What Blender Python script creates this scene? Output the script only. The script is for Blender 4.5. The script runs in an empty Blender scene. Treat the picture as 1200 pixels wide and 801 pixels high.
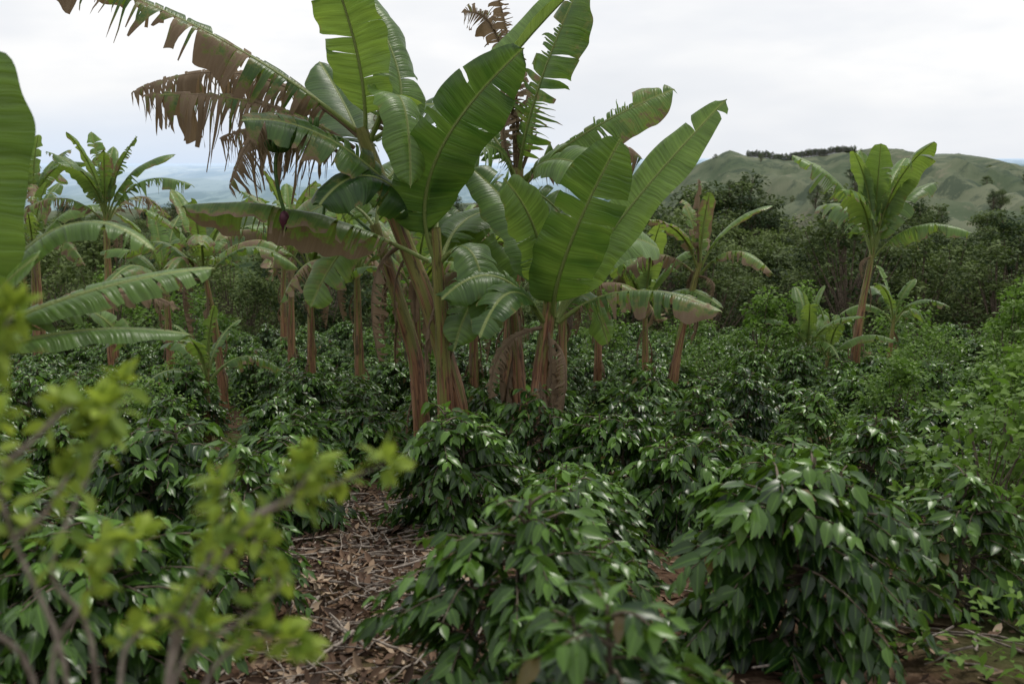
import bpy, math, random
import numpy as np
from mathutils import Vector

rng = np.random.default_rng(11)
random.seed(5)
scene = bpy.context.scene
scene.view_settings.view_transform = 'Standard'
scene.view_settings.look = 'None'
scene.view_settings.exposure = 0

# ------------------------------------------------------------------ helpers
def nrm(a):
    return a / np.maximum(np.linalg.norm(a, axis=-1, keepdims=True), 1e-9)

def vnoise(x, y, seed=0.0):
    ix, iy = np.floor(x), np.floor(y)
    fx, fy = x - ix, y - iy
    fx = fx * fx * (3 - 2 * fx); fy = fy * fy * (3 - 2 * fy)
    def h(a, b):
        s = np.sin(a * 127.1 + b * 311.7 + seed * 17.3) * 43758.5453
        return s - np.floor(s)
    return (h(ix, iy) * (1 - fx) + h(ix + 1, iy) * fx) * (1 - fy) + (h(ix, iy + 1) * (1 - fx) + h(ix + 1, iy + 1) * fx) * fy

def fbm(x, y, o=4, seed=0.0):
    a, s, t = .5, 0, 0
    for i in range(o):
        s = s + a * vnoise(x, y, seed + i); t += a
        x = x * 2.03 + 5.1; y = y * 2.03 + 1.7; a *= .5
    return s / t

def sstep(a, b, x):
    t = np.clip((x - a) / (b - a), 0, 1)
    return t * t * (3 - 2 * t)

def height(x, y):
    x = np.asarray(x, float); y = np.asarray(y, float)
    r = np.hypot(x, y)
    yc = np.clip(y, -20, 30)
    z = 0.03 - .19 * yc + .0015 * yc * yc
    z = z - 11 * (1 - np.exp(-np.maximum(y - 30, 0) / 32))
    z = z + (fbm(x * .9, y * .9, 3, 2) - .5) * .16 + (fbm(x * 4, y * 4, 2, 5) - .5) * .05
    z = z - 235 * sstep(150, 3500, r) + (fbm(x / 500, y / 500, 5, 9) - .5) * 130 * sstep(400, 1800, r) * (1 - sstep(5000, 9000, r)) \
        + (fbm(x / 1500, y / 1500, 5, 19) - .5) * 260 * sstep(4500, 8000, r) * (1 - sstep(20000, 36000, r))
    az = np.where(y > 1, x / np.maximum(y, 1), np.sign(x) * 3)
    e = np.interp(az, [.02, .10, .146, .175, .214, .235, .27, .30, .36, .40, .44, .51, .62, .9],
                  [-150, -70, -38, -17, 5, -3, -6, -2, 8, 5, 3, -14, -10, -18]) / 1167.
    crest = 1.5 + e * 1100
    up = sstep(420, 1100, y) * (1 - .8 * sstep(1150, 2400, y))
    lin = np.clip((y - 420) / 680, 0, 1) * (1 - .8 * sstep(1150, 2400, y))
    up = .4 * up + .6 * lin
    fold = 1 - np.abs(fbm(x / 70 + .5 * np.sin(y / 120), y / 280, 4, 21) * 2 - 1) * 2.6
    amp = np.clip(up * (1.05 - up) * 4, 0, 1)
    hill = -66 + (crest + 66) * up + fold * 28 * amp - 11 * amp
    m = sstep(.04, .13, az) * sstep(130, 420, y)
    return z * (1 - m) + np.maximum(hill, -66) * m

def gz(x, y): return float(height(np.array([x]), np.array([y]))[0])

class MB:
    def __init__(s): s.v = []; s.f = []; s.m = []; s.c = []; s.uv = []; s.n = 0
    def raw(s, V, F, C, UV, mat):
        s.v.append(V); s.f.append(F + s.n); s.c.append(C); s.uv.append(UV)
        s.m.append(np.full(len(F), mat)); s.n += len(V)
    def grid(s, P, C, UV, mat, flip=False):
        a, b = P.shape[:2]
        idx = np.arange(a * b).reshape(a, b)
        q = np.stack([idx[:-1, :-1], idx[1:, :-1], idx[1:, 1:], idx[:-1, 1:]], -1).reshape(-1, 4)
        if flip: q = q[:, ::-1]
        s.raw(P.reshape(-1, 3), q, C.reshape(-1, 4), UV.reshape(-1, 3), mat)
    def tube(s, pts, rad, seg, mat, tint=(0, .5, 0, 1), lump=0.0, seed=0):
        pts = np.asarray(pts, float); rad = np.asarray(rad, float)
        T = nrm(np.gradient(pts, axis=0))
        ref = np.tile(np.array([[0.13, 0.97, 0.21]]), (len(pts), 1))
        A = nrm(np.cross(T, ref)); Bv = np.cross(T, A)
        th = np.linspace(0, 2 * math.pi, seg + 1)
        R = rad[:, None] * np.ones(seg + 1)
        if lump:
            k = np.arange(len(pts))[:, None] * .35 + seed * 7
            R = R * (1 + lump * (vnoise(k + 0 * th, 3 * np.cos(th) + 5 + 0 * k, seed) - .5) * 2
                     + lump * .8 * (np.sin(th * 3 + k * .8)))
            R[:, -1] = R[:, 0]
        P = pts[:, None] + R[..., None] * (np.cos(th)[None, :, None] * A[:, None] + np.sin(th)[None, :, None] * Bv[:, None])
        C = np.tile(np.array(tint, float), (len(pts), seg + 1, 1))
        L = np.concatenate([[0], np.cumsum(np.linalg.norm(np.diff(pts, axis=0), axis=1))])
        C[..., 2] = np.linspace(0, 1, len(pts))[:, None] if mat == 1 else tint[2]
        UV = np.stack([L[:, None] + 0 * th, th[None] + 0 * L[:, None] + seed, 0 * L[:, None] + 0 * th], -1)
        s.grid(P, C, UV, mat, flip=True)
    def mesh(s, name, mats):
        V = np.concatenate(s.v); F = np.concatenate(s.f); C = np.concatenate(s.c); UV = np.concatenate(s.uv); M = np.concatenate(s.m)
        me = bpy.data.meshes.new(name)
        me.from_pydata(V.tolist(), [], F.tolist())
        for m in mats: me.materials.append(m)
        me.polygons.foreach_set('material_index', M.astype(np.int32))
        me.polygons.foreach_set('use_smooth', np.ones(len(F), bool))
        a = me.attributes.new('tint', 'FLOAT_COLOR', 'POINT'); a.data.foreach_set('color', C.astype(np.float32).ravel())
        b = me.attributes.new('luv', 'FLOAT_VECTOR', 'POINT'); b.data.foreach_set('vector', UV.astype(np.float32).ravel())
        me.update()
        return me

def put(name, me, loc=(0, 0, 0), rot=0, sc=1, tilt=(0, 0)):
    o = bpy.data.objects.new(name, me)
    scene.collection.objects.link(o)
    o.location = loc; o.rotation_euler = (tilt[0], tilt[1], rot)
    o.scale = (sc, sc, sc) if not hasattr(sc, '__len__') else sc
    return o

def leaf_tmpl(nu, nv, wid, curve=.22, cup=.12, wave=.03, pw=.8, peak=.45):
    t = np.linspace(0, 1, nu); s = np.linspace(-1, 1, nv)
    w = np.where(t < peak, np.sin(t / peak * math.pi / 2) ** pw, np.cos((t - peak) / (1 - peak) * math.pi / 2) ** .9) * wid
    w[0] = .02; w[-1] = .01
    X = t[:, None] + 0 * s
    Y = w[:, None] * s
    Z = -curve * t[:, None] ** 2 + cup * np.abs(s) * w[:, None] * 3 + wave * np.sin(t[:, None] * 14 + s * 1.5) * np.abs(s)
    return np.stack([X, Y, Z], -1)

def add_leaves(mb, tm, pos, X, up, sc, tint, mat):
    nu, nv = tm.shape[:2]; M = len(pos)
    X = nrm(X); Y = nrm(np.cross(up, X)); Z = np.cross(X, Y)
    t = tm.reshape(-1, 3)
    V = pos[:, None] + sc[:, None, None] * (t[None, :, 0:1] * X[:, None] + t[None, :, 1:2] * Y[:, None] + t[None, :, 2:3] * Z[:, None])
    idx = np.arange(nu * nv).reshape(nu, nv)
    q = np.stack([idx[:-1, :-1], idx[1:, :-1], idx[1:, 1:], idx[:-1, 1:]], -1).reshape(-1, 4)
    F = (q[None] + (np.arange(M) * nu * nv)[:, None, None]).reshape(-1, 4)
    C = np.repeat(tint, nu * nv, axis=0).copy()
    C[:, 2] = np.tile(np.abs(t[:, 1]), M)
    UV = np.tile(t, (M, 1))
    mb.raw(V.reshape(-1, 3), F, C, UV, mat)

# ------------------------------------------------------------------ node helpers
def nd(nt, typ, ins=None, **props):
    n = nt.nodes.new(typ)
    for k, v in props.items(): setattr(n, k, v)
    for k, v in (ins or {}).items():
        if isinstance(v, bpy.types.NodeSocket): nt.links.new(v, n.inputs[k])
        else: n.inputs[k].default_value = v
    return n
def c4(c): return (c[0], c[1], c[2], 1.0)
def mixc(nt, f, a, b, blend='MIX'):
    n = nt.nodes.new('ShaderNodeMix'); n.data_type = 'RGBA'; n.blend_type = blend
    for i, v in ((0, f), (6, a), (7, b)):
        if isinstance(v, bpy.types.NodeSocket): nt.links.new(v, n.inputs[i])
        else: n.inputs[i].default_value = (c4(v) if i else v)
    return n.outputs[2]
def mth(nt, op, a, b=0.0, clamp=False):
    n = nt.nodes.new('ShaderNodeMath'); n.operation = op; n.use_clamp = clamp
    for i, v in ((0, a), (1, b)):
        if isinstance(v, bpy.types.NodeSocket): nt.links.new(v, n.inputs[i])
        else: n.inputs[i].default_value = v
    return n.outputs[0]
def mr(nt, v, a, b, c=0.0, d=1.0):
    return nd(nt, 'ShaderNodeMapRange', {0: v, 1: a, 2: b, 3: c, 4: d}).outputs[0]
def noise(nt, vec, scale, detail=3, rough=.55):
    ins = {'Scale': scale, 'Detail': detail, 'Roughness': rough}
    if vec is not None: ins['Vector'] = vec
    return nd(nt, 'ShaderNodeTexNoise', ins).outputs['Fac']
def vmul(nt, v, s): return nd(nt, 'ShaderNodeVectorMath', {0: v, 1: s}, operation='MULTIPLY').outputs[0]
def newmat(name):
    m = bpy.data.materials.new(name); m.use_nodes = True; m.node_tree.nodes.clear()
    return m, m.node_tree
def out(nt, sh): nd(nt, 'ShaderNodeOutputMaterial', {'Surface': sh})

def small_leaf_mat(name, dark, light, rough=.35, trans=.25, vein=True, spec=.5, tcol=(.20, .40, .04), orand=.22):
    m, nt = newmat(name)
    at = nd(nt, 'ShaderNodeAttribute', attribute_name='tint')
    sp = nd(nt, 'ShaderNodeSeparateColor', {0: at.outputs['Color']})
    ob = nd(nt, 'ShaderNodeObjectInfo').outputs['Random']
    geo = nd(nt, 'ShaderNodeNewGeometry')
    f = mth(nt, 'ADD', sp.outputs[1], mth(nt, 'MULTIPLY', mth(nt, 'SUBTRACT', ob, .5), orand), True)
    col = mixc(nt, f, dark, light)
    if vein:
        vf = mr(nt, sp.outputs[2], .012, .035, .4, 0)
        col = mixc(nt, vf, col, [min(1, c * 1.1 + .01) for c in light])
    col = mixc(nt, mth(nt, 'MULTIPLY', sp.outputs[0], 1.0, True), col, (.17, .10, .04))
    colb = mixc(nt, mth(nt, 'MULTIPLY', geo.outputs['Backfacing'], .3), col, [c * 1.0 + .01 for c in light])
    pr = nd(nt, 'ShaderNodeBsdfPrincipled', {'Base Color': colb, 'Roughness': rough, 'Specular IOR Level': spec})
    tc = mixc(nt, f, [tcol[0] * .35, tcol[1] * .35, tcol[2] * .35], tcol)
    tr = nd(nt, 'ShaderNodeBsdfTranslucent', {'Color': tc})
    out(nt, nd(nt, 'ShaderNodeMixShader', {0: trans, 1: pr.outputs[0], 2: tr.outputs[0]}).outputs[0])
    return m

def banana_leaf_mat():
    m, nt = newmat('banana_leaf_surface')
    at = nd(nt, 'ShaderNodeAttribute', attribute_name='tint')
    sp = nd(nt, 'ShaderNodeSeparateColor', {0: at.outputs['Color']})
    uv = nd(nt, 'ShaderNodeAttribute', attribute_name='luv').outputs['Vector']
    st = noise(nt, vmul(nt, uv, (48, 2.0, 1)), 1.0, 2)
    st2 = noise(nt, vmul(nt, uv, (9, 1.2, 1)), 1.0, 1)
    geo = nd(nt, 'ShaderNodeNewGeometry')
    n1 = noise(nt, geo.outputs['Position'], 2.2, 2)
    n2 = noise(nt, geo.outputs['Position'], 8.0, 4, .7)
    f = mth(nt, 'ADD', sp.outputs[1], mth(nt, 'MULTIPLY', mth(nt, 'SUBTRACT', n1, .5), .7))
    f = mth(nt, 'ADD', f, mth(nt, 'MULTIPLY', mth(nt, 'SUBTRACT', st2, .5), .7), True)
    col = mixc(nt, f, (.020, .060, .012), (.145, .250, .055))
    back = mixc(nt, f, (.055, .115, .040), (.22, .31, .14))
    col = mixc(nt, geo.outputs['Backfacing'], col, back)
    stc = mr(nt, st, .3, .7, .74, 1.2)
    cmb = nd(nt, 'ShaderNodeCombineColor', {0: stc, 1: stc, 2: stc}).outputs[0]
    col = mixc(nt, 1.0, col, cmb, 'MULTIPLY')
    rib = mr(nt, sp.outputs[2], .008, .02, 1, 0)
    col = mixc(nt, mth(nt, 'MULTIPLY', rib, .8), col, (.32, .38, .12))
    d = mth(nt, 'ADD', sp.outputs[0], mth(nt, 'MULTIPLY', mth(nt, 'SUBTRACT', n2, .5), 1.5))
    yel = mr(nt, d, .28, .50, 0, .7)
    dr = mr(nt, d, .44, .58, 0, 1)
    bro = mixc(nt, st2, (.08, .05, .03), (.42, .32, .21))
    bro = mixc(nt, mr(nt, st, .3, .7), bro, (.21, .145, .09))
    col = mixc(nt, yel, col, (.24, .21, .05))
    col = mixc(nt, dr, col, bro)
    bp = nd(nt, 'ShaderNodeBump', {'Strength': .5, 'Distance': .02, 'Height': st})
    rg = mr(nt, dr, 0, 1, .34, .85)
    pr = nd(nt, 'ShaderNodeBsdfPrincipled', {'Base Color': col, 'Roughness': rg, 'Normal': bp.outputs[0], 'Specular IOR Level': .42})
    tc = mixc(nt, f, (.07, .16, .015), (.32, .46, .06))
    tc = mixc(nt, 1.0, tc, cmb, 'MULTIPLY')
    tc = mixc(nt, dr, tc, (.22, .15, .08))
    tr = nd(nt, 'ShaderNodeBsdfTranslucent', {'Color': tc})
    out(nt, nd(nt, 'ShaderNodeMixShader', {0: .33, 1: pr.outputs[0], 2: tr.outputs[0]}).outputs[0])
    return m

def stem_mat():
    m, nt = newmat('banana_pseudostem_surface')
    uv = nd(nt, 'ShaderNodeAttribute', attribute_name='luv').outputs['Vector']
    a = noise(nt, vmul(nt, uv, (1.0, 3.2, 1)), 1.0, 3, .6)
    b = noise(nt, vmul(nt, uv, (2.5, 14, 1)), 1.0, 3, .6)
    g = noise(nt, vmul(nt, uv, (1.6, 1.6, 1)), 1.0, 3)
    k = noise(nt, vmul(nt, uv, (5, 2.0, 1)), 1.0, 3, .65)
    at = nd(nt, 'ShaderNodeAttribute', attribute_name='tint')
    sp = nd(nt, 'ShaderNodeSeparateColor', {0: at.outputs['Color']})
    col = mixc(nt, mr(nt, a, .40, .58), (.13, .042, .022), (.37, .19, .095))
    col = mixc(nt, mr(nt, b, .54, .68, 0, .7), col, (.56, .40, .24))
    gm = mth(nt, 'ADD', g, mth(nt, 'SUBTRACT', sp.outputs[1], .5))
    gm = mth(nt, 'ADD', gm, mth(nt, 'MULTIPLY', mth(nt, 'SUBTRACT', sp.outputs[2], .35), .28))
    grn = mixc(nt, a, (.13, .16, .03), (.32, .32, .08))
    col = mixc(nt, mr(nt, gm, .45, .55, 0, .85), col, grn)
    col = mixc(nt, mr(nt, k, .56, .64, 0, .7), col, (.05, .022, .015))
    bp = nd(nt, 'ShaderNodeBump', {'Strength': .6, 'Distance': .03, 'Height': mth(nt, 'ADD', a, b)})
    pr = nd(nt, 'ShaderNodeBsdfPrincipled', {'Base Color': col, 'Roughness': .45, 'Normal': bp.outputs[0]})
    out(nt, pr.outputs[0]); return m

def plain_mat(name, c1, c2, scale=8, rough=.7, spec=.3):
    m, nt = newmat(name)
    geo = nd(nt, 'ShaderNodeNewGeometry')
    n = noise(nt, geo.outputs['Position'], scale, 3)
    col = mixc(nt, mr(nt, n, .35, .65), c1, c2)
    bp = nd(nt, 'ShaderNodeBump', {'Strength': .4, 'Distance': .01, 'Height': n})
    out(nt, nd(nt, 'ShaderNodeBsdfPrincipled', {'Base Color': col, 'Roughness': rough, 'Specular IOR Level': spec, 'Normal': bp.outputs[0]}).outputs[0])
    return m

M_BL = banana_leaf_mat(); M_ST = stem_mat()
M_FR = plain_mat('banana_fruit_skin', (.03, .08, .015), (.08, .15, .03), 20, .45)
M_BUD = plain_mat('banana_flower_bracts', (.05, .012, .022), (.12, .03, .045), 20, .5)
BM = [M_BL, M_ST, M_FR, M_BUD]
M_CO = small_leaf_mat('coffee_leaf', (.006, .026, .006), (.125, .25, .030), .28, .2, spec=.38, tcol=(.18, .34, .03))
M_WD = small_leaf_mat('weed_leaf', (.04, .095, .016), (.18, .29, .05), .5, .3, vein=False, spec=.2)
M_TR = small_leaf_mat('tree_leaf', (.017, .036, .012), (.135, .18, .055), .6, .2, vein=False, tcol=(.16, .24, .05), spec=.12, orand=.75)
M_FG = small_leaf_mat('bright_shrub_leaf', (.10, .19, .022), (.36, .46, .07), .5, .4, vein=True, tcol=(.48, .62, .07), spec=.25)
M_BK = plain_mat('woody_bark', (.07, .05, .035), (.20, .16, .12), 14, .85)
M_TW = plain_mat('pale_twig_bark', (.14, .11, .09), (.36, .31, .26), 30, .8)

def litter_mat():
    m, nt = newmat('dead_leaf')
    at = nd(nt, 'ShaderNodeAttribute', attribute_name='tint')
    g = nd(nt, 'ShaderNodeSeparateColor', {0: at.outputs['Color']}).outputs[1]
    cr = nd(nt, 'ShaderNodeValToRGB', {0: g}); e = cr.color_ramp
    e.elements[0].color = (.035, .022, .015, 1); e.elements[1].color = (.45, .35, .25, 1)
    for p, c in ((.35, (.10, .06, .04, 1)), (.6, (.19, .12, .075, 1)), (.85, (.28, .20, .135, 1))):
        x = e.elements.new(p); x.color = c
    out(nt, nd(nt, 'ShaderNodeBsdfPrincipled', {'Base Color': cr.outputs[0], 'Roughness': .8, 'Specular IOR Level': .2}).outputs[0])
    return m
M_LT = litter_mat()

# ------------------------------------------------------------------ ground
rad = np.concatenate([[.02], np.geomspace(.6, 45000, 460)])
a_f = np.radians(np.linspace(42, 138, 600)); a_b = np.radians(np.linspace(138, 402, 130))[1:]
ang = np.concatenate([a_f, a_b])
Rg, Ag = np.meshgrid(rad, ang, indexing='ij')
X = Rg * np.cos(Ag); Y = Rg * np.sin(Ag)
P = np.stack([X, Y, height(X, Y)], -1)
mb = MB(); mb.grid(P, np.zeros(P.shape[:2] + (4,)), P * 0, 0)
m, nt = newmat('ground_surface')
geo = nd(nt, 'ShaderNodeNewGeometry'); pos = geo.outputs['Position']
dist = nd(nt, 'ShaderNodeVectorMath', {0: pos}, operation='LENGTH').outputs['Value']
n1 = noise(nt, pos, 1.3, 5, .65); n2 = noise(nt, pos, 12, 5, .7); n3 = noise(nt, pos, .5, 3)
soil = mixc(nt, mr(nt, n1, .35, .65), (.040, .024, .015), (.13, .078, .050))
soil = mixc(nt, mr(nt, n2, .5, .7), soil, (.19, .13, .09))
soil = mixc(nt, mr(nt, n3, .50, .64, 0, .7), soil, (.05, .075, .02))
nh = noise(nt, pos, .010, 6, .62); nh2 = noise(nt, pos, .035, 6, .68)
n4 = noise(nt, pos, .10, 5, .7)
midc = mixc(nt, mr(nt, n4, .42, .58), (.018, .034, .012), (.055, .080, .028))
hill = mixc(nt, mr(nt, nh, .40, .60), (.075, .100, .060), (.145, .160, .105))  # grass tones greyed, with some distance haze put into the colour
hill = mixc(nt, mr(nt, nh2, .50, .57, 0, .75), hill, (.048, .068, .048))
hill = mixc(nt, mr(nt, nh2, .41, .33, 0, .5), hill, (.21, .19, .14))
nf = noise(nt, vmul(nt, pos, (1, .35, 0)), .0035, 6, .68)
far_haze = mixc(nt, mr(nt, nf, .46, .54), (.085, .140, .145), (.20, .27, .26))  # distant land with aerial haze painted into its base colour
far_haze = mixc(nt, mr(nt, dist, 3000, 11000, 0, .9), far_haze, (.30, .40, .49))  # painted haze turns bluer with distance from the origin
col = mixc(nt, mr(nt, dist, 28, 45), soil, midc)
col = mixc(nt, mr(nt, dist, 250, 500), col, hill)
col = mixc(nt, mr(nt, dist, 1300, 2400), col, far_haze)
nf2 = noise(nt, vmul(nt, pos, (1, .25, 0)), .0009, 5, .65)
vf = mixc(nt, mr(nt, nf2, .46, .56), (.30, .40, .51), (.44, .53, .60))  # very far plain, blue haze painted into both tones
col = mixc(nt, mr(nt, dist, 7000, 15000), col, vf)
col = mixc(nt, mr(nt, dist, 16000, 36000), col, (.46, .57, .71))  # base colour fades to pale haze blue towards the horizon
bp = nd(nt, 'ShaderNodeBump', {'Strength': .9, 'Distance': .04, 'Height': mth(nt, 'ADD', n1, n2)})
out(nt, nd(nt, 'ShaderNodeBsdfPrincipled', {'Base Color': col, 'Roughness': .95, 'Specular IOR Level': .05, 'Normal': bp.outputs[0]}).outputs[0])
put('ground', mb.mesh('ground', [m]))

# ------------------------------------------------------------------ banana plants
Zup = np.array([0, 0, 1.0])
def bleaf(mb, p0, p1, p2, W, nh=(0, -.4, 1), dry=0., tear=.15, droop=.35, fold=.35, bright=.5, pet=.14, n=34, rd=random, edge=.25, grav=0.1, rr=.02):
    p0, p1, p2 = [np.array(p, float) for p in (p0, p1, p2)]
    c = 2 * p1 - .5 * (p0 + p2)
    def B(t):
        t = np.asarray(t)[..., None]
        return (1 - t) ** 2 * p0 + 2 * t * (1 - t) * c + t * t * p2
    tt = np.linspace(0, 1, 22); pts = B(tt)
    L = np.linalg.norm(np.diff(pts, axis=0), axis=1).sum()
    mb.tube(pts - 0.006 * Zup, rr * (1 - tt) ** .8 + .004, 6, 0, (dry * .9, .6, 0, 1))
    shred = dry > .5 and n > 20
    if n > 20: n = int(n * (2.4 if shred else 1.9 if tear > .3 else 1.3))
    tb = np.linspace(pet, 1, n + 1); s = (tb - pet) / (1 - pet)
    w = W * np.sqrt(1 - (1 - np.clip(s / .22, 0, 1)) ** 2) * np.sqrt(np.clip(1 - np.clip((s - .55) / .45, 0, 1) ** 2.3, 0, 1)) + .004
    w = w * (1 + .05 * np.sin(s * 17 + rd.uniform(0, 6)))
    T = nrm(2 * (1 - tb[:, None]) * (c - p0) + 2 * tb[:, None] * (p2 - c))
    S = nrm(np.cross(T, np.array(nh, float)[None])); Nn = np.cross(S, T)
    ph = rd.uniform(0, 6)
    vs = np.array([0, .1, .28, .48, .68, .85, 1.0])
    ch = [.7, 1.0, 1.4, 2.0] if shred else [.15, .3, .8, 1.3, 2.0]
    for sg in (-1, 1):
        i = 0; mem = 0; lt = tear
        while i < n:
            if rd.random() < .3: lt = min(.92, tear * rd.choice(ch))
            j = i + 1
            while j < n and rd.random() > lt: j += 1
            u = tb[i:j + 1]; uc = u.mean(); half = max((u[-1] - u[0]) / 2, 1e-4)
            mem = .55 * mem + rd.uniform(-.4, 1.0)
            tq = min(1, lt * 1.8)
            gd = droop * rd.uniform(.8, 1.2) + mem * tq * .5
            gapm = .5 + .42 * min(1, lt)
            gapf = min(gapm, rd.uniform(.003, .035) * (1 + 4 * dry) / L / half) if tear > 0 else 0
            if lt > .35 and rd.random() < .5: gapf = gapm
            wl = 1 - rd.uniform(0, .5) * min(1, lt * 1.4)
            if lt > .4 and rd.random() < .2: wl *= rd.uniform(.25, .8)
            gdry = dry + rd.uniform(-.22, .22) * (1 if dry > .05 else .3)
            uu = uc + (u - uc)[:, None] * (1 - gapf * vs[None] ** 1.3) + (rd.uniform(-.9, 1.0) * (half + .004) * vs[None] ** 2 * tq)
            ww = (w[i:j + 1] * wl)[:, None, None]
            v = vs[None, :, None]
            dr_ = max(0, gd - droop)
            Pn = B(uu) + sg * S[i:j + 1, None] * ww * (v - .12 * gd * v * v - .35 * min(dr_, 1) * v * v) + Nn[i:j + 1, None] * ww * (fold * v - gd * v * v) \
                + T[i:j + 1, None] * ww * .28 * v - Zup * ww * v * v * (grav + .7 * dr_)
            Pn = Pn + Nn[i:j + 1, None] * (.06 * ww * v * np.sin(uu[..., None] * L * 9 + ph + sg)) \
                + (.03 + .09 * min(1, dry)) * ww * v * v * np.sin(v * 7 + uu[..., None] * L * 25 + ph + i)
            C = np.zeros(Pn.shape[:2] + (4,)); C[..., 3] = 1
            C[..., 0] = gdry + edge * vs[None] ** 5 * (1.4 if lt > .3 else 1)
            C[..., 1] = bright + rd.uniform(-.08, .08)
            C[..., 2] = (w[i:j + 1])[:, None] * vs[None]
            UV = np.stack([uu * L, np.abs(C[..., 2]), 0 * uu + ph], -1)
            mb.grid(Pn, C, UV, 0, flip=(sg > 0))
            i = j

def bstem(mb, pts, r0, r1, green=.4, seed=0):
    pts = np.array(pts, float)
    k = np.linspace(0, len(pts) - 1, 40)
    Q = np.stack([np.interp(k, np.arange(len(pts)), pts[:, i]) for i in range(3)], -1)
    for _ in range(6): Q[1:-1] = (Q[:-2] + Q[1:-1] * 2 + Q[2:]) / 4
    rr = np.linspace(r0, r1, 40) * (1 + .2 * np.exp(-np.linspace(0, 12, 40)))
    saw = (np.arange(40) * .37 + seed) % 1
    mb.tube(Q, rr * (1 + .06 * (1 - saw)), 20, 1, (0, green, 0, 1), lump=.045, seed=seed)
    return Q

def skirts(mb, Q, n, rd, r=.13, lmin=.4, lmax=.9, lo=8, hi=34, dry=.95, w=.085):
    for _ in range(n):
        a = rd.uniform(0, 6.28); i = rd.randint(lo, hi); p = Q[i]
        o = np.array([math.cos(a), math.sin(a), 0])
        l = rd.uniform(lmin, lmax)
        p0 = p + o * r * .7; p1 = p + o * (r + rd.uniform(.02, .10)) - Zup * l * .45; p2 = p + o * (r + rd.uniform(-.02, .08)) - Zup * l
        bleaf(mb, p0, p1, p2, rd.uniform(.3, 1) * w, nh=tuple(o + np.array([rd.uniform(-.6, .6), rd.uniform(-.6, .6), .2])), dry=dry, tear=.4, droop=.9, fold=.5, n=14, rd=rd, pet=.05, edge=.2, rr=.010)

def bunch(mb, p0, p1, p2, rd, fruits=True):
    p0, p1, p2 = [np.array(p, float) for p in (p0, p1, p2)]
    c = 2 * p1 - .5 * (p0 + p2); t = np.linspace(0, 1, 16)[:, None]
    Q = (1 - t) ** 2 * p0 + 2 * t * (1 - t) * c + t * t * p2
    mb.tube(Q, np.full(16, .018), 7, 2)
    if fruits:
        for k in range(6):
            q = Q[4 + k]
            for a in np.linspace(0, 6.28, 12, endpoint=False):
                a += rd.uniform(-.2, .2) + k * .3
                o = np.array([math.cos(a), math.sin(a), 0]); l = .17 - .012 * k
                s = np.linspace(0, 1, 7)[:, None]
                F = q + o * (.03 + .09 * np.sin(s * 1.6)) + Zup * (l * (s ** 1.3) - .03)
                mb.tube(F, [.008, .017, .021, .022, .02, .015, .004], 6, 2)
    s = np.linspace(0, 1, 12)
    Bq = p2[None] - Zup * (s[:, None] * .20)
    mb.tube(Bq, .045 * np.sin(math.pi * s ** .75) ** .8 + .004, 10, 3)

def drawn_plant(name, ox, oy, Yd, stems, leaves, nskirt=8, seed=1, bunches=(), green=.4):
    """plant modelled from an elevation drawing; s = metres per drawing unit"""
    rd = random.Random(seed)
    s = Yd / 1167.0
    bx = (ox - 600) * s * 1.02; g = gz(bx, Yd)
    oz = 1.5 + (183 - oy) * s
    def K(p):
        d = p[2] if len(p) > 2 else 0
        return np.array([(p[0] - ox) * s, d, oz - g + (oy - p[1]) * s])
    mb = MB()
    for (pl, r0, r1) in stems:
        pts = [K(p) for p in pl]
        pts[0][2] = -.15
        Q = bstem(mb, pts, r0, r1, green, (seed + len(mb.v)) % 50)
        skirts(mb, Q, nskirt, rd, r=(r0 + r1) / 2)
    for lf in leaves:
        a, b, c, W = lf[:4]; kw = lf[4] if len(lf) > 4 else {}
        bleaf(mb, K(a), K(b), K(c), W * s, rd=rd, **kw)
    for bb in bunches:
        bunch(mb, K(bb[0]), K(bb[1]), K(bb[2]), rd, bb[3])
    return put(name, mb.mesh(name, BM), (bx, Yd, g))

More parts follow.
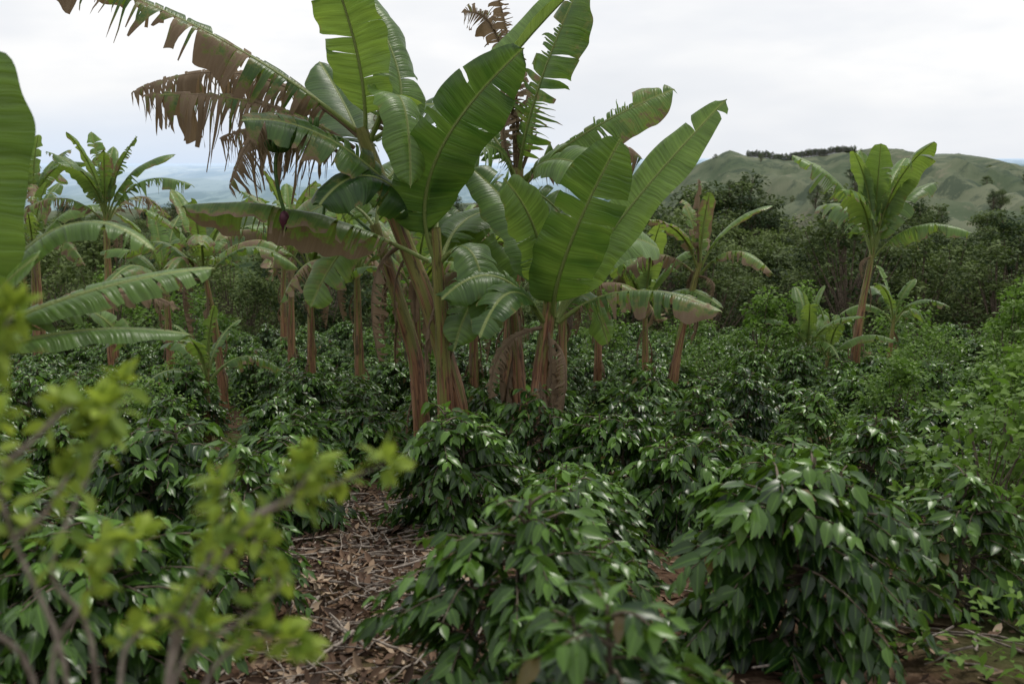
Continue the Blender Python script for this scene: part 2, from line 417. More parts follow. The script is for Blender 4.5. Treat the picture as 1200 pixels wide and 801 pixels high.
UP = (0, -.25, 1); UPF = (0, -.7, .8)
drawn_plant('banana_plant', 530, 478, 10.0,
    [([(546, 560), (536, 470), (502, 350), (468, 260), (428, 150)], .115, .06),
     ([(526, 560, -.15), (523, 470, -.15), (519, 380, -.2), (514, 262, -.25)], .095, .05),
     ([(488, 560, .7), (478, 430, .7), (452, 340, .7), (430, 265, .7)], .095, .055)],
    [((430, 158), (275, 52, -.3), (100, -18, -.5), 36, dict(nh=(.2, -.55, .9), dry=.34, tear=.5, droop=.75, edge=.5, bright=.35, grav=.4)),
     ((424, 158), (290, 88, .3), (142, 106, .6), 38, dict(nh=(0, -.7, .8), dry=.75, tear=.5, droop=1.0, edge=.4, bright=.2, grav=.45)),
     ((420, 172), (325, 125, -.3), (205, 118, -.6), 38, dict(nh=(0, -.7, .8), dry=.62, tear=.5, droop=1.0, edge=.4, bright=.2, grav=.45)),
     ((415, 190), (340, 150, .3), (245, 160, .6), 38, dict(nh=UPF, dry=.70, tear=.5, droop=1., edge=.3, grav=.6)),
     ((418, 185), (350, 140, -.5), (300, 215, -.8), 30, dict(nh=UPF, dry=.80, tear=.5, droop=1.1, edge=.3, grav=.6)),
     ((432, 160), (428, 60, -.2), (388, -70, -.5), 44, dict(nh=(-.4, -1, .3), bright=.75, tear=.14, droop=.3)),
     ((436, 165), (470, 95, .3), (400, -40, .8), 40, dict(nh=(.8, -.8, .3), bright=.6, tear=.2)),
     ((438, 165), (478, 118, -.4), (492, 215, -.7), 34, dict(nh=(.6, -.6, .7), bright=.8, tear=.12, droop=.5)),
     ((430, 180), (400, 130, .8), (350, 60, 1.5), 40, dict(nh=UP, bright=.35, tear=.25)),
     ((432, 170), (455, 100, .5), (445, 10, .9), 24, dict(nh=UPF, dry=.7, tear=.5, droop=.9)),
     ((512, 275, -.25), (420, 172, -.7), (325, 146, -1.1), 38, dict(nh=(.1, -.55, .9), dry=.18, bright=.3, tear=.22, droop=.45, edge=.4)),
     ((505, 300, -.2), (372, 245, -.4), (240, 236, -.6), 32, dict(nh=(.1, .35, 1), dry=.26, bright=.6, tear=.35, droop=.95, edge=.55, grav=.25)),
     ((514, 300, -.25), (516, 190, -.5), (614, 72, -.9), 42, dict(nh=(.25, -1, .35), bright=.26, tear=.08, droop=.35, edge=.1)),
     ((516, 290, -.2), (545, 150, -.1), (700, -30, .1), 30, dict(nh=(-.75, -.35, .7), bright=.85, tear=.08, droop=.15, fold=.8, edge=.05)),
     ((512, 280, -.2), (455, 205, -.6), (400, 232, -1.0), 36, dict(nh=(.1, -.6, .8), bright=.2, tear=.3, droop=.7, dry=.08)),
     ((520, 300, -.2), (560, 250, .4), (640, 262, 1.0), 36, dict(nh=UP, bright=.45, tear=.25)),
     ((516, 300, 0), (500, 220, .8), (470, 180, 1.6), 38, dict(nh=UPF, bright=.6, tear=.2)),
     ((432, 275, .7), (380, 240, 1.0), (300, 280, 1.3), 34, dict(nh=UPF, bright=.6, tear=.4, dry=.15)),
     ((432, 275, .7), (450, 200, 1.2), (520, 190, 1.6), 34, dict(nh=UPF, bright=.6, tear=.25)),
     ((432, 280, .7), (400, 290, .3), (360, 360, .1), 28, dict(nh=UPF, bright=.6, tear=.4, dry=.15)),
     ((470, 285), (440, 330, -.1), (445, 420, -.15), 15, dict(nh=(-1, -.5, .2), dry=.95, tear=.4, droop=1.)),
     ((520, 300, -.25), (558, 290, -.5), (575, 380, -.8), 32, dict(nh=(.6, -.6, .7), bright=.4, tear=.25, dry=.1)),
     ],
    nskirt=6, seed=3, bunches=[((415, 165, -.1), (352, 165, -.5), (352, 240, -.6), True), ((430, 280, .7), (372, 240, .9), (365, 275, .9), False)], green=.47)

drawn_plant('banana_plant', 632, 490, 9.6,
    [([(632, 570), (630, 490), (636, 420), (645, 345)], .115, .06),
     ([(612, 565, .35), (610, 480, .35), (606, 420, .35), (600, 360, .4)], .085, .045)],
    [((648, 370), (662, 285, -.4), (716, 164, -.6), 40, dict(nh=(.15, -1, .4), bright=.28, tear=.06, droop=.25, edge=.1)),
     ((652, 375), (722, 262, .1), (842, 118, -.1), 32, dict(nh=(-.3, -.75, .6), bright=.85, tear=.08, droop=.35, edge=.1)),
     ((642, 370), (618, 275, .3), (548, 196, .7), 36, dict(nh=(.35, -.9, .5), bright=.5, tear=.15)),
     ((640, 365), (628, 272, -.3), (590, 205, -.7), 30, dict(nh=(.5, -1, .3), bright=.7, tear=.1)),
     ((655, 375), (735, 333, -.3), (828, 348, -.8), 29, dict(nh=(.1, -.2, 1), bright=.45, tear=.4, dry=.25, droop=.8, edge=.5, grav=.2)),
     ((652, 370), (715, 290, .5), (790, 300, 1.), 32, dict(nh=UPF, bright=.85, tear=.2)),
     ((636, 375), (580, 318, -.2), (520, 340, -.5), 30, dict(nh=UPF, bright=.45, tear=.3, droop=.5)),
     ((600, 380, .4), (560, 300, .6), (500, 255, .9), 34, dict(nh=UPF, bright=.6, tear=.2)),
     ((600, 380, .4), (560, 350, .2), (530, 410, .0), 28, dict(nh=UPF, bright=.5, tear=.3)),
     ((640, 380), (600, 330, -.6), (565, 370, -1.1), 24, dict(nh=UPF, bright=.35, tear=.3)),
     ((650, 380), (688, 350, .3), (720, 415, .5), 24, dict(nh=UPF, bright=.7, tear=.3)),
     ((648, 380), (660, 300, .8), (690, 245, 1.6), 34, dict(nh=UPF, bright=.65, tear=.2)),
     ((645, 380), (590, 400, -.2), (575, 460, -.3), 14, dict(nh=UPF, dry=.8, tear=.4, droop=.9)),
     ((650, 400), (662, 430, -.2), (655, 490, -.25), 13, dict(nh=(1, -.6, .2), dry=.9, tear=.4, droop=.9)),
     ], nskirt=12, seed=9, green=.36)

drawn_plant('banana_plant', 600, 440, 11.6,
    [([(590, 520), (596, 430), (604, 300), (607, 195)], .105, .06)],
    [((608, 205), (628, 112, -.3), (676, -5, -.4), 38, dict(nh=(-.5, -.8, .5), bright=.35, tear=.42, dry=.18, droop=.5)),
     ((612, 208), (690, 152, -.2), (782, 108, -.2), 31, dict(nh=(-.1, -.8, .7), bright=.75, tear=.45, droop=.5, dry=.14)),
     ((614, 215), (690, 165, .6), (762, 185, .9), 36, dict(nh=UPF, bright=.3, tear=.5, dry=.66, droop=.9, grav=.4)),
     ((612, 220), (650, 185, -.5), (720, 220, -1.0), 34, dict(nh=UPF, bright=.7, tear=.3)),
     ((606, 215), (575, 170, -.4), (520, 190, -.8), 32, dict(nh=UPF, bright=.7, tear=.35)),
     ((604, 212), (560, 140, .3), (490, 120, .8), 34, dict(nh=UPF, bright=.45, tear=.4)),
     ((606, 200), (602, 90, 0), (578, -15, -.1), 24, dict(nh=(-1, -.5, .2), dry=1., tear=.45, droop=.9, fold=1.0, edge=.1)),
     ((604, 205), (588, 60, .1), (545, 22, .1), 26, dict(nh=(-.6, -.8, .3), dry=.75, tear=.5, droop=.8, fold=.6)),
     ((606, 205), (622, 140, 0), (600, 60, .1), 24, dict(nh=(1, -.5, .2), dry=.95, tear=.45, droop=.8, fold=.6)),
     ((606, 205), (590, 140, 0), (604, 40, .1), 22, dict(nh=(-1, -.5, .2), dry=.95, tear=.45, droop=.8, fold=.6)),
     ((604, 215), (570, 230, 0), (560, 300, 0), 22, dict(nh=UPF, dry=.7, tear=.5, droop=.9)),
     ((610, 220), (650, 240, .1), (690, 300, .2), 32, dict(nh=UPF, bright=.45, tear=.4, dry=.1)),
     ], nskirt=9, seed=21, green=.42)

drawn_plant('banana_plant', -70, 600, 4.0,
    [([(-90, 800), (-85, 600), (-65, 480), (-40, 400)], .12, .06)],
    [((-40, 400), (0, 240, -.1), (34, 62, -.1), 60, dict(nh=(.25, -1, .3), bright=.42, tear=.02, droop=.2, edge=.1)),
     ((-40, 390), (70, 268, .1), (182, 292, .1), 30, dict(nh=(0, -.1, 1), bright=.75, tear=.15, droop=.6)),
     ((-40, 400), (80, 350, .3), (212, 330, .6), 34, dict(nh=(0, -.3, 1), bright=.75, tear=.15, droop=.5)),
     ((-40, 410), (30, 340, -.2), (100, 288, -.3), 32, dict(nh=(0, -.6, .8), bright=.75, tear=.1)),
     ((-40, 420), (80, 396, .2), (195, 412, .4), 30, dict(nh=(0, -.1, 1), bright=.6, tear=.2, droop=.6)),
     ((-40, 410), (60, 362, .5), (140, 395, .8), 22, dict(nh=UPF, dry=.8, tear=.35)),
     ((-40, 420), (20, 380, .5), (60, 450, .8), 32, dict(nh=UPF, bright=.6, tear=.3)),
     ((-45, 400), (-120, 260, .2), (-260, 240, .5), 50, dict(nh=UPF)),
     ((-45, 400), (-100, 300, -.3), (-200, 380, -.6), 50, dict(nh=UPF)),
     ], nskirt=5, seed=33)

def banana(x, y, stem_h, leaf_len, n=9, lean=(0, 0), seed=1, dry=.15, bright=.55, r=.11, W=.26, spire=False, upright=.0, hang=True):
    rd = random.Random(seed); mb = MB(); g = gz(x, y); r *= .8
    top = np.array([lean[0], lean[1], stem_h])
    Q = bstem(mb, [(0, 0, -.15), top * np.array([.15, .15, .33]), top * np.array([.5, .5, .66]), top], r, r * .5, .42, seed)
    skirts(mb, Q, 6 if hang else 1, rd, r=r * .8, lmin=.3, lmax=.7, w=.06)
    a0 = rd.uniform(0, 6.28)
    for k in range(n):
        f = k / max(1, n - 1)
        a = a0 + k * 2.4 + rd.uniform(-.3, .3)
        el = math.radians(28 + 48 * f + rd.uniform(-8, 8) + upright * 22)
        L = leaf_len * (.8 + .25 * math.sin(math.pi * min(1, f + .2))) * rd.uniform(.85, 1.1)
        o = np.array([math.cos(a), math.sin(a), 0])
        p0 = top - Zup * .25 * (1 - f) * .8 + o * .03
        p1 = p0 + (o * math.cos(el) + Zup * math.sin(el)) * L * .52
        bend = (.95 - .75 * f) * (1 - .5 * upright)
        p2 = p1 + (o * math.cos(el - bend * 1.1) + Zup * math.sin(el - bend * 1.25)) * L * .5
        nh = Zup * .9 - o * .45 + np.array([rd.uniform(-.2, .2), rd.uniform(-.2, .2), 0])
        d = dry * rd.uniform(0, 1.1) + (.35 if f < .12 and dry > .15 else 0)
        bleaf(mb, p0, p1, p2, W * L / 2 * rd.uniform(.8, 1.05), nh=tuple(nh), dry=d, tear=rd.uniform(.15, .55) * (1.2 - .6 * f),
              droop=.35 + .5 * (1 - f), fold=.3 + .35 * f, bright=bright + rd.uniform(-.2, .25), rd=rd, n=26, edge=.25 + .2 * (1 - f), grav=.15, rr=.018)
    if dry > .05 and hang:
        for k in range(1 + int(dry * 6)):
            a = rd.uniform(0, 6.28); o = np.array([math.cos(a), math.sin(a), 0]); L = rd.uniform(.6, 1.1)
            bleaf(mb, top - Zup * .2, top + o * .28 - Zup * .3, top + o * .22 - Zup * L, .10, nh=tuple(o + Zup * .4), dry=.95, tear=.5, droop=1., n=21, rd=rd)
    if spire:
        bleaf(mb, top, top + Zup * .55 + np.array([-.04, 0, 0]), top + Zup * 1.25 + np.array([-.05, 0, 0]), .15, nh=(1, -.6, .1), dry=.95, tear=.4, droop=.9, fold=.9, n=21, rd=rd)
    return put('banana_plant', mb.mesh('banana_plant', BM), (x, y, g))

banana(7.0, 20, 2.9, 2.4, 12, (.25, 0), 41, .08, .8, .13, .29, upright=.65)
banana(5.7, 19, 1.0, 1.35, 8, (.05, 0), 42, .05, .8, .08, .30, upright=.4, hang=False)
banana(6.3, 19.6, .8, 1.2, 7, (.05, 0), 47, .05, .8, .07, .30, upright=.2, hang=False)
banana(8.3, 21.5, 1.5, 1.3, 7, (.05, 0), 43, .05, .65, .08, .30, hang=False)
banana(2.45, 15, 2.4, 1.5, 7, (.38, 0), 44, .40, .7, .10, .28, spire=True)
banana(2.15, 15.6, 1.75, 1.6, 8, (-.05, 0), 45, .05, .9, .09, .30, upright=.5)
banana(-4.15, 14, 2.3, 1.5, 9, (-.2, 0), 51, .3, .75, .09, .28)
banana(-8.2, 20, 3.6, 2.0, 12, (.1, 0), 52, .2, .65, .13, .27, upright=.3)
banana(-3.3, 16, 2.45, 1.6, 9, (.05, 0), 53, .3, .7, .10, .28)
banana(-4.3, 19, 2.8, 1.9, 10, (.1, 0), 54, .2, .75, .11, .28)
banana(-2.35, 15, 2.4, 1.7, 9, (0, 0), 55, .25, .75, .11, .28)
banana(-1.3, 13.4, 2.0, 1.6, 9, (0, 0), 56, .2, .75, .11, .28)
banana(-.55, 14, 2.0, 1.6, 9, (0, 0), 57, .2, .75, .11, .28)
banana(.7, 13.6, 2.0, 1.6, 9, (0, 0), 58, .2, .75, .11, .28)
banana(.1, 16.5, 2.4, 1.7, 9, (0, 0), 59, .2, .65, .11, .28)
banana(1.5, 17, 2.3, 1.6, 8, (0, 0), 60, .15, .75, .10, .28)
banana(-6.3, 18, 2.2, 1.7, 9, (0, 0), 61, .2, .7, .11, .28)
banana(-12, 25, 4.3, 2.2, 10, (.1, 0), 62, .2, .65, .12, .28)
banana(-10.2, 21, 3.0, 1.9, 9, (.1, 0), 63, .2, .65, .12, .28)
banana(-5.6, 24, 3.0, 2.0, 9, (.1, 0), 64, .2, .65, .12, .28)
banana(-2.6, 22, 3.0, 1.9, 9, (.1, 0), 65, .2, .65, .12, .28)
banana(-3.9, 12.3, 1.0, 1.0, 7, (.05, 0), 66, .1, .45, .07, .3, hang=False)

# ------------------------------------------------------------------ coffee shrubs
TM_CO = leaf_tmpl(5, 3, .24, .26, .09, .035, peak=.42)
def coffee_mesh(seed, H=1.0, R=.55, nst=3, gain=0.0):
    r = np.random.default_rng(seed); mb = MB()
    Pp, Xx, Sc, Tt = [], [], [], []
    for si in range(nst):
        b = np.array([r.normal() * .04, r.normal() * .04, -.1]); a = r.uniform(0, 6.28)
        tp = b + np.array([math.cos(a) * .12, math.sin(a) * .12, H * r.uniform(.82, 1.03)])
        t = np.linspace(0, 1, 8)[:, None]
        st = b + (tp - b) * t + np.array([math.cos(a), math.sin(a), 0]) * .04 * np.sin(t * 3)
        mb.tube(st, np.linspace(.016, .006, 8), 6, 1)
        z = .16; k = 0
        while z < .98:
            c = b + (tp - b) * z
            for hh in (0, 1):
                az = k * 1.65 + hh * math.pi + r.normal() * .3
                L = R * (.25 + .85 * math.sin(math.pi * min(1, (z * .72 + .18)))) * r.uniform(.75, 1.06)
                if z > .85: L *= .75
                el = .10 + .58 * z + r.normal() * .12
                o = np.array([math.cos(az), math.sin(az), 0])
                q = np.linspace(0, 1, 6)[:, None]
                br = c + o * (L * q * math.cos(el)) + Zup * (L * (q * math.sin(el) - .45 * q * q))
                mb.tube(br, np.linspace(.006, .002, 6), 4, 1)
                nn = max(3, int(L / .042))
                for i in range(1, nn + 1):
                    f = i / nn
                    if f < .25: continue
                    p = c + o * (L * f * math.cos(el)) + Zup * (L * (f * math.sin(el) - .45 * f * f))
                    side = np.array([-o[1], o[0], 0])
                    for sg in (-1, 1):
                        if r.random() < .06: continue
                        d = o * (.5 + .4 * f) + side * sg * (1.0 - .4 * f) + Zup * (-.66 + .24 * r.normal() + .24 * z)
                        Pp.append(p + r.normal(size=3) * .008); Xx.append(d + r.normal(size=3) * .15)
                        s = .110 * r.uniform(.7, 1.2) * (1 if f < .9 else .6)
                        Sc.append(s)
                        young = max(0, f - .78) * 2.4 * r.random() * (.3 + z) + (.34 if z > .78 and f > .6 else 0)
                        Tt.append([.75 if r.random() < .005 else 0, .02 + .16 * r.random() ** 1.5 + .20 * z * f + young * .8 + gain, 0, 1])
            z += .055 / H * r.uniform(.9, 1.2); k += 1
        for i in range(10):
            aa = i * 2.4; d = np.array([math.cos(aa), math.sin(aa), r.uniform(.0, .9)])
            Pp.append(tp - Zup * .012 * i); Xx.append(d); Sc.append(.095 * r.uniform(.6, 1.1)); Tt.append([0, .45 + .45 * r.random() + gain, 0, 1])
    Pp, Xx, Sc, Tt = map(np.array, (Pp, Xx, Sc, Tt))
    up = np.tile(Zup, (len(Pp), 1)) + r.normal(size=(len(Pp), 3)) * .33
    add_leaves(mb, TM_CO, Pp, Xx, up, Sc, Tt, 0)
    return mb.mesh('coffee_shrub', [M_CO, M_BK])

CO = [coffee_mesh(1, 1.0, .50), coffee_mesh(2, .95, .55, 4), coffee_mesh(3, 1.08, .47, 3, .05), coffee_mesh(4, .88, .48, 3), coffee_mesh(5, 1.05, .54, 4, .04), coffee_mesh(6, 1.0, .42, 2, .12)]
placed = []
def coffee(x, y, v, sc, rot=None):
    placed.append((x, y))
    put('coffee_shrub', CO[v], (x, y, gz(x, y)), random.uniform(0, 6.28) if rot is None else rot, (sc * random.uniform(.94, 1.08), sc, sc * random.uniform(.88, 1.08)),
        (random.uniform(-.08, .08), random.uniform(-.08, .08)))
for a in [(-1.6, 3.55, 1, 1.0), (-1.85, 2.6, 3, .9), (-.10, 3.35, 0, .95), (.42, 3.9, 2, .75), (1.25, 4.2, 1, 1.22), (.30, 1.95, 0, .9), (.72, 1.7, 3, .85),
          (-.45, 7.0, 4, 1.05), (.45, 6.4, 3, .9), (.85, 8.2, 1, 1.0), (.3, 8.6, 0, .98), (-.5, 9.0, 3, .95), (2.3, 4.9, 5, .95), (-2.45, 4.7, 0, 1.1), (-2.8, 3.7, 4, 1.0), (.35, 5.15, 1, .92), (1.75, 5.9, 2, .95),
          (-2.1, 5.8, 4, 1.05), (-1.7, 7.1, 1, 1.0), (1.25, 6.9, 1, .95)]:
    coffee(*a)
bases = [(-.62, 10), (.27, 9.6), (0, 11.6), (-4.15, 14), (2.5, 15)]
tries = 0
while tries < 10000:
    tries += 1
    y = math.sqrt(random.uniform(4.6 ** 2, 31 ** 2)); x = random.uniform(-1, 1) * (.56 * y + 1.2)
    md = 1.0
    if x > .30 * y: md = 1.25
    if y < 7.0 and abs(x - (-.62 - .17 * (y - 3.6))) < .62: continue
    if y < 7 and x > 1.9 and x > .42 * y: continue
    if any((x - a) ** 2 + (y - b) ** 2 < .30 for a, b in bases): continue
    if any((x - a) ** 2 + (y - b) ** 2 < md * md for a, b in placed): continue
    coffee(x, y, random.randint(0, 5), random.uniform(.78, 1.12))

# ------------------------------------------------------------------ weeds between rows
TM_S = leaf_tmpl(3, 3, .22, .2, .1, 0)
mb = MB()
Pp, Xx, Sc, Tt = [], [], [], []
for i in range(2200):
    y = math.sqrt(rng.uniform(3.5 ** 2, 32 ** 2)); x = rng.uniform(-1, 1) * (.56 * y + 1)
    if x < .15 * y and rng.random() < .6: continue
    if y < 8 and abs(x - (-.62 - .17 * (y - 3.6))) < .35: continue
    h = rng.uniform(.15, .5) * (1.5 if x > .3 * y and y > 9 else 1); n = int(14 + 40 * h); g = gz(x, y); bt = rng.uniform(.2, .9)
    q = rng.normal(size=(n, 3)) * [.11, .11, 0]; q[:, 2] = rng.uniform(0, 1, n) * h
    Pp.append(q + [x, y, g]); d = rng.normal(size=(n, 3)); d[:, 2] = np.abs(d[:, 2]) * .5 + .1
    Xx.append(d); Sc.append(rng.uniform(.04, .10, n)); t = np.zeros((n, 4)); t[:, 1] = bt + rng.normal(size=n) * .15; Tt.append(t)
Pp, Xx, Sc, Tt = map(np.concatenate, (Pp, Xx, Sc, Tt))
add_leaves(mb, TM_S, Pp, Xx, np.tile(Zup, (len(Pp), 1)) + rng.normal(size=Pp.shape) * .4, Sc, Tt, 0)
put('weeds', mb.mesh('weeds', [M_WD]))

# ------------------------------------------------------------------ litter + sticks
mb = MB(); n = 8000
x = rng.uniform(-3.2, 3.6, n); y = rng.uniform(3.2, 9, n)
k = rng.random(n) < .5; x[k] = (-.62 - .17 * (y[k] - 3.6)) + rng.normal(size=k.sum()) * .45
Pp = np.stack([x, y, height(x, y) + rng.uniform(.003, .025, n)], -1)
Xx = rng.normal(size=(n, 3)) * [1, 1, .18]
up = np.tile(Zup, (n, 1)) + rng.normal(size=(n, 3)) * .4
T = np.zeros((n, 4)); T[:, 1] = rng.random(n) ** 1.1
add_leaves(mb, leaf_tmpl(5, 3, .17, -.25, .25, .05), Pp, Xx, up, rng.uniform(.025, .12, n), T, 0)
put('leaf_litter', mb.mesh('leaf_litter', [M_LT]))
mb = MB()
for i in range(560):
    y = rng.uniform(3.4, 8.5); x = (-.62 - .17 * (y - 3.6)) + rng.normal() * .5 if i < 400 else rng.uniform(-2.5, 3.2)
    a = rng.uniform(0, 6.28); L = rng.uniform(.12, .8) ; t = np.linspace(-.5, .5, 6)
    px = x + np.cos(a) * L * t + rng.normal(size=6) * .01; py = y + np.sin(a) * L * t + rng.normal(size=6) * .01
    mb.tube(np.stack([px, py, height(px, py) + rng.uniform(.01, .05) + t * rng.uniform(-.08, .08)], -1), np.linspace(1, .5, 6) * rng.uniform(.003, .011), 5, 0)
put('fallen_twigs', mb.mesh('fallen_twigs', [M_TW]))

# ------------------------------------------------------------------ trees
def tree_mesh(seed, H=7, R=2.6, ncl=46, per=95, ls=.22, base=.3, name='broadleaf_tree', bright=.3, mat=None):
    r = np.random.default_rng(seed); mb = MB()
    t = np.linspace(0, 1, 9)[:, None]
    tr = np.array([0, 0, -.5]) + t * np.array([r.normal() * .4, r.normal() * .4, H * .75 + .5]) + np.sin(t * 5) * np.array([.12, .1, 0]) * min(1, H / 4)
    mb.tube(tr, np.linspace(.02 * H, .006 * H, 9), 8, 1, lump=.05)
    P, X_, S_, T_ = [], [], [], []
    for c in range(ncl):
        a = r.uniform(0, 6.28); zz = r.uniform(base, 1.0)
        prof = math.sin(math.pi * min(1, (zz - base) / (1 - base) * .78 + .2)) ** .7
        rr = R * prof * math.sqrt(r.uniform(.1, 1)) * r.uniform(.75, 1.15)
        cc = np.array([math.cos(a) * rr, math.sin(a) * rr, H * zz + r.normal() * .03 * H])
        k = min(8, int(zz * 8)); s = tr[max(1, k - 2)]
        q = np.linspace(0, 1, 5)[:, None]
        mb.tube(s + (cc - s) * q + Zup * (-.035 * H * np.sin(q * 3.14)), np.linspace(.006 * H, .0018 * H, 5), 5, 1)
        cr = R * r.uniform(.16, .34); n = int(per * r.uniform(.6, 1.3))
        d = nrm(r.normal(size=(n, 3))); pp = cc + d * (cr * r.uniform(.3, 1.05, n) ** .6)[:, None] * [1.15, 1.15, .75]
        P.append(pp); X_.append(d + r.normal(size=(n, 3)) * .6 - [0, 0, .2]); S_.append(ls * r.uniform(.6, 1.3, n))
        tt = np.zeros((n, 4)); tt[:, 1] = bright + r.normal() * .16 + r.normal(size=n) * .1 + d[:, 2] * .12; T_.append(tt)
    P, X_, S_, T_ = map(np.concatenate, (P, X_, S_, T_))
    upv = np.tile(Zup, (len(P), 1)) + r.normal(size=P.shape) * .45
    add_leaves(mb, leaf_tmpl(3, 3, .30, .2, .1, 0), P, X_ * [1, 1, .6], upv, S_, T_, 0)
    return mb.mesh(name, [mat or M_TR, M_BK])
TR = [tree_mesh(1, bright=.38, per=110), tree_mesh(2, 8, 2.3, 50, 95, .2, .25, bright=.24), tree_mesh(3, 6, 3.0, 54, 95, .22, .25, bright=.6), tree_mesh(4, 7.5, 2.1, 42, 85, .2, .3, bright=.78)]
tp = []
def trees(n, y0, y1, az0, az1, s0, s1, md):
    c = 0; t = 0
    while c < n and t < n * 40:
        t += 1
        y = random.uniform(y0, y1); x = y * random.uniform(az0, az1)
        if any((x - a) ** 2 + (y - b) ** 2 < md * md for a, b in tp): continue
        tp.append((x, y)); s = random.uniform(s0, s1)
        put('broadleaf_tree', random.choice(TR), (x, y, gz(x, y) - .3), random.uniform(0, 6.28), (s * random.uniform(.9, 1.3), s * random.uniform(.9, 1.3), s * random.uniform(.8, 1.08)))
        c += 1
trees(36, 38, 52, .10, .62, .65, .98, 2.6)
trees(60, 52, 85, .08, .60, .8, 1.2, 3.4)
trees(50, 85, 150, .06, .62, 1.0, 1.4, 5)
trees(5, 88, 110, .17, .27, 1.6, 1.85, 4)
trees(40, 33, 58, -.62, .08, .5, .78, 2.4)
trees(70, 58, 240, -.62, .08, .85, 1.25, 4.5)
trees(60, 260, 700, .10, .62, 1.2, 2.3, 8)
trees(26, 700, 1060, .12, .60, .9, 1.6, 10)
for i in range(90):
    azr = .232 + i * .0012; yy = 1098 + random.uniform(-6, 6); xx = azr * yy
    put('broadleaf_tree', TR[1], (xx, yy, gz(xx, yy) - 1.2), random.uniform(0, 6), random.uniform(.75, 1.2))

M_LS = small_leaf_mat('field_shrub_leaf', (.05, .105, .02), (.19, .30, .05), .5, .3, vein=False, spec=.2)
LS = [tree_mesh(31, 1.7, .6, 34, 60, .085, .12, 'leafy_shrub', .5, M_LS), tree_mesh(32, 1.3, .75, 36, 60, .08, .1, 'leafy_shrub', .35, M_LS)]
for (x, y, s, v) in [(4.9, 19, 1.15, 0), (3.4, 17.5, .8, 1), (8.2, 19, 1.0, 1), (9.2, 18, 1.1, 0), (10.2, 20, 1.1, 1), (6.6, 16, .8, 1), (5.2, 13, .75, 1), (6.4, 12.5, .9, 1), (-5, 15, .8, 1), (-3.9, 10.5, .7, 1),
                     (3.2, 10, .55, 1), (4.3, 11, .7, 0), (11.5, 22, 1.3, 0), (9.6, 24, 1.3, 1), (7.4, 25, 1.2, 0), (4.4, 24, 1.1, 1), (2.2, 24, 1.2, 0), (-8, 24, 1.5, 1), (-11, 27, 1.4, 0), (5.5, 9.9, 1.0, 0), (3.05, 5.6, .9, 1), (3.9, 7.3, .8, 0), (-1.9, 18, 1.2, 0), (13, 24, 1.4, 1), (-7.3, 13, .8, 1)]:
    put('leafy_shrub', LS[v], (x, y, gz(x, y) - .05), random.uniform(0, 6.28), s)

# ------------------------------------------------------------------ bright shrub close to the viewer
mb = MB(); P, X_, S_, T_ = [], [], [], []
s = .00113
def F(px, py, d=0): return np.array([(px - 600) * s * 1.05, 1.3 + d, 1.5 + (183 - py) * s])
root = np.array([-.62, 1.25, gz(-.62, 1.25) - .05])
tw = [[F(75, 800), F(22, 650), F(2, 540), F(20, 400)], [F(75, 800, .1), F(50, 690), F(90, 560, .1), F(110, 480, .15)], [F(190, 800), F(245, 690), F(300, 612), F(448, 560, .05)],
      [F(190, 800), F(215, 720), F(262, 640), F(268, 575)], [F(190, 800), F(280, 750), F(335, 700), F(300, 640)], [F(40, 800), F(100, 720), F(118, 670), F(165, 640)],
      [F(40, 800), F(5, 700, -.1), F(10, 600, -.1), F(60, 470, -.1)], [F(230, 830), F(260, 790), F(300, 765), F(345, 775)], [F(300, 612), F(340, 590), F(360, 570), F(372, 545)],
      [F(2, 560), F(-10, 480), F(10, 420), F(45, 360)], [F(130, 840), F(140, 780), F(190, 735), F(235, 760)], [F(20, 640), F(60, 610), F(90, 560), F(130, 500)],
      [F(2, 560), F(50, 520), F(100, 470), F(140, 480)], [F(-20, 640), F(-20, 560), F(-15, 480), F(5, 345)]]
for w in tw:
    pts = np.array([root + rng.normal(size=3) * .03] + w) if w[0][2] < .86 else np.array(w)
    k = np.linspace(0, len(pts) - 1, 26)
    Q = np.stack([np.interp(k, np.arange(len(pts)), pts[:, i]) for i in range(3)], -1)
    for _ in range(3): Q[1:-1] = (Q[:-2] + Q[1:-1] * 2 + Q[2:]) / 4
    mb.tube(Q, np.linspace(.0050, .0016, 26), 6, 1)
    cl = [(Q[-1], 13, .024)] + [(Q[i], 5, .022) for i in range(13, 26, 2)]
    for (c, n, sp_) in cl:
        d = nrm(rng.normal(size=(n, 3)) + [0, 0, .5])
        P.append(c + d * sp_ * .4); X_.append(d); S_.append(rng.uniform(.024, .042, n)); t = np.zeros((n, 4)); t[:, 1] = rng.uniform(.05, .95, n); T_.append(t)
P, X_, S_, T_ = map(np.concatenate, (P, X_, S_, T_))
add_leaves(mb, leaf_tmpl(5, 3, .26, .2, .1, 0), P, X_, np.tile(Zup, (len(P), 1)) + rng.normal(size=P.shape) * .5, S_, T_, 0)
put('broadleaf_shrub', mb.mesh('broadleaf_shrub', [M_FG, M_TW]))

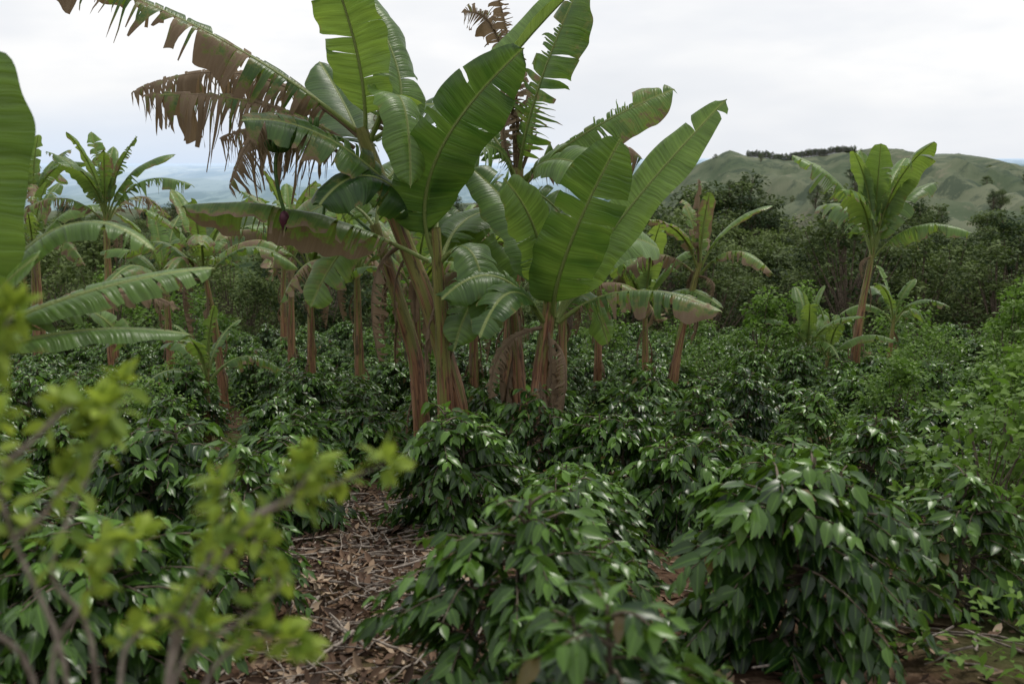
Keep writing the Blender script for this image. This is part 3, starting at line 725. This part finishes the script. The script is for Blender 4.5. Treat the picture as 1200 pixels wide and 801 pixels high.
# ------------------------------------------------------------------ sky and light
EL, AZ = 62, 40
w = bpy.data.worlds.new('World'); scene.world = w; w.use_nodes = True; nt = w.node_tree; nt.nodes.clear()
sky = nd(nt, 'ShaderNodeTexSky'); sky.sky_type = 'NISHITA'; sky.sun_disc = False
sky.sun_elevation = math.radians(EL); sky.sun_rotation = math.radians(AZ)
tc = nd(nt, 'ShaderNodeTexCoord').outputs['Generated']
sv = vmul(nt, tc, (1, 1, 3.4))
n1 = noise(nt, sv, 2.0, 4, .55); n2 = noise(nt, sv, 5.0, 4, .6)
cl = mixc(nt, mr(nt, n1, .36, .58), (8.0, 8.25, 8.7), (10.2, 10.15, 10.1))
cl = mixc(nt, mr(nt, n2, .40, .64, 0, .6), cl, (8.3, 8.55, 9.0))
sx = nd(nt, 'ShaderNodeSeparateXYZ', {0: tc}); zz = sx.outputs[2]; xx = sx.outputs[0]
cov = mth(nt, 'MULTIPLY', mr(nt, zz, .02, .12, .96, .97), mr(nt, n2, .3, .42, .95, 1), True)
colw = mixc(nt, cov, sky.outputs[0], cl)
hz = mth(nt, 'MULTIPLY', mr(nt, zz, -.01, .06, .9, 0), mr(nt, xx, -.15, .15, 1, .1), True)
colw = mixc(nt, hz, colw, (6.3, 7.5, 9.2))
bg = nd(nt, 'ShaderNodeBackground', {'Color': colw, 'Strength': .103})
nd(nt, 'ShaderNodeOutputWorld', {'Surface': bg.outputs[0]})
sd = bpy.data.lights.new('sun', 'SUN'); sd.energy = 1.9; sd.angle = math.radians(16); sd.color = (1, .96, .87)
so = bpy.data.objects.new('sun', sd); scene.collection.objects.link(so)
e, a = math.radians(EL), math.radians(AZ)
d = Vector((math.sin(a) * math.cos(e), math.cos(a) * math.cos(e), math.sin(e)))
so.rotation_euler = (-d).to_track_quat('-Z', 'Y').to_euler(); so.location = (0, 0, 30)

# ------------------------------------------------------------------ camera
cd = bpy.data.cameras.new('camera'); cam = bpy.data.objects.new('camera', cd); scene.collection.objects.link(cam)
cam.location = (0, 0, 1.5); cam.rotation_euler = (math.radians(90 - 10.5), 0, 0)
cd.sensor_width = 36; cd.lens = 35; cd.clip_start = .05; cd.clip_end = 80000
cd.dof.use_dof = True; cd.dof.focus_distance = 10.5; cd.dof.aperture_fstop = 2.8
scene.camera = cam
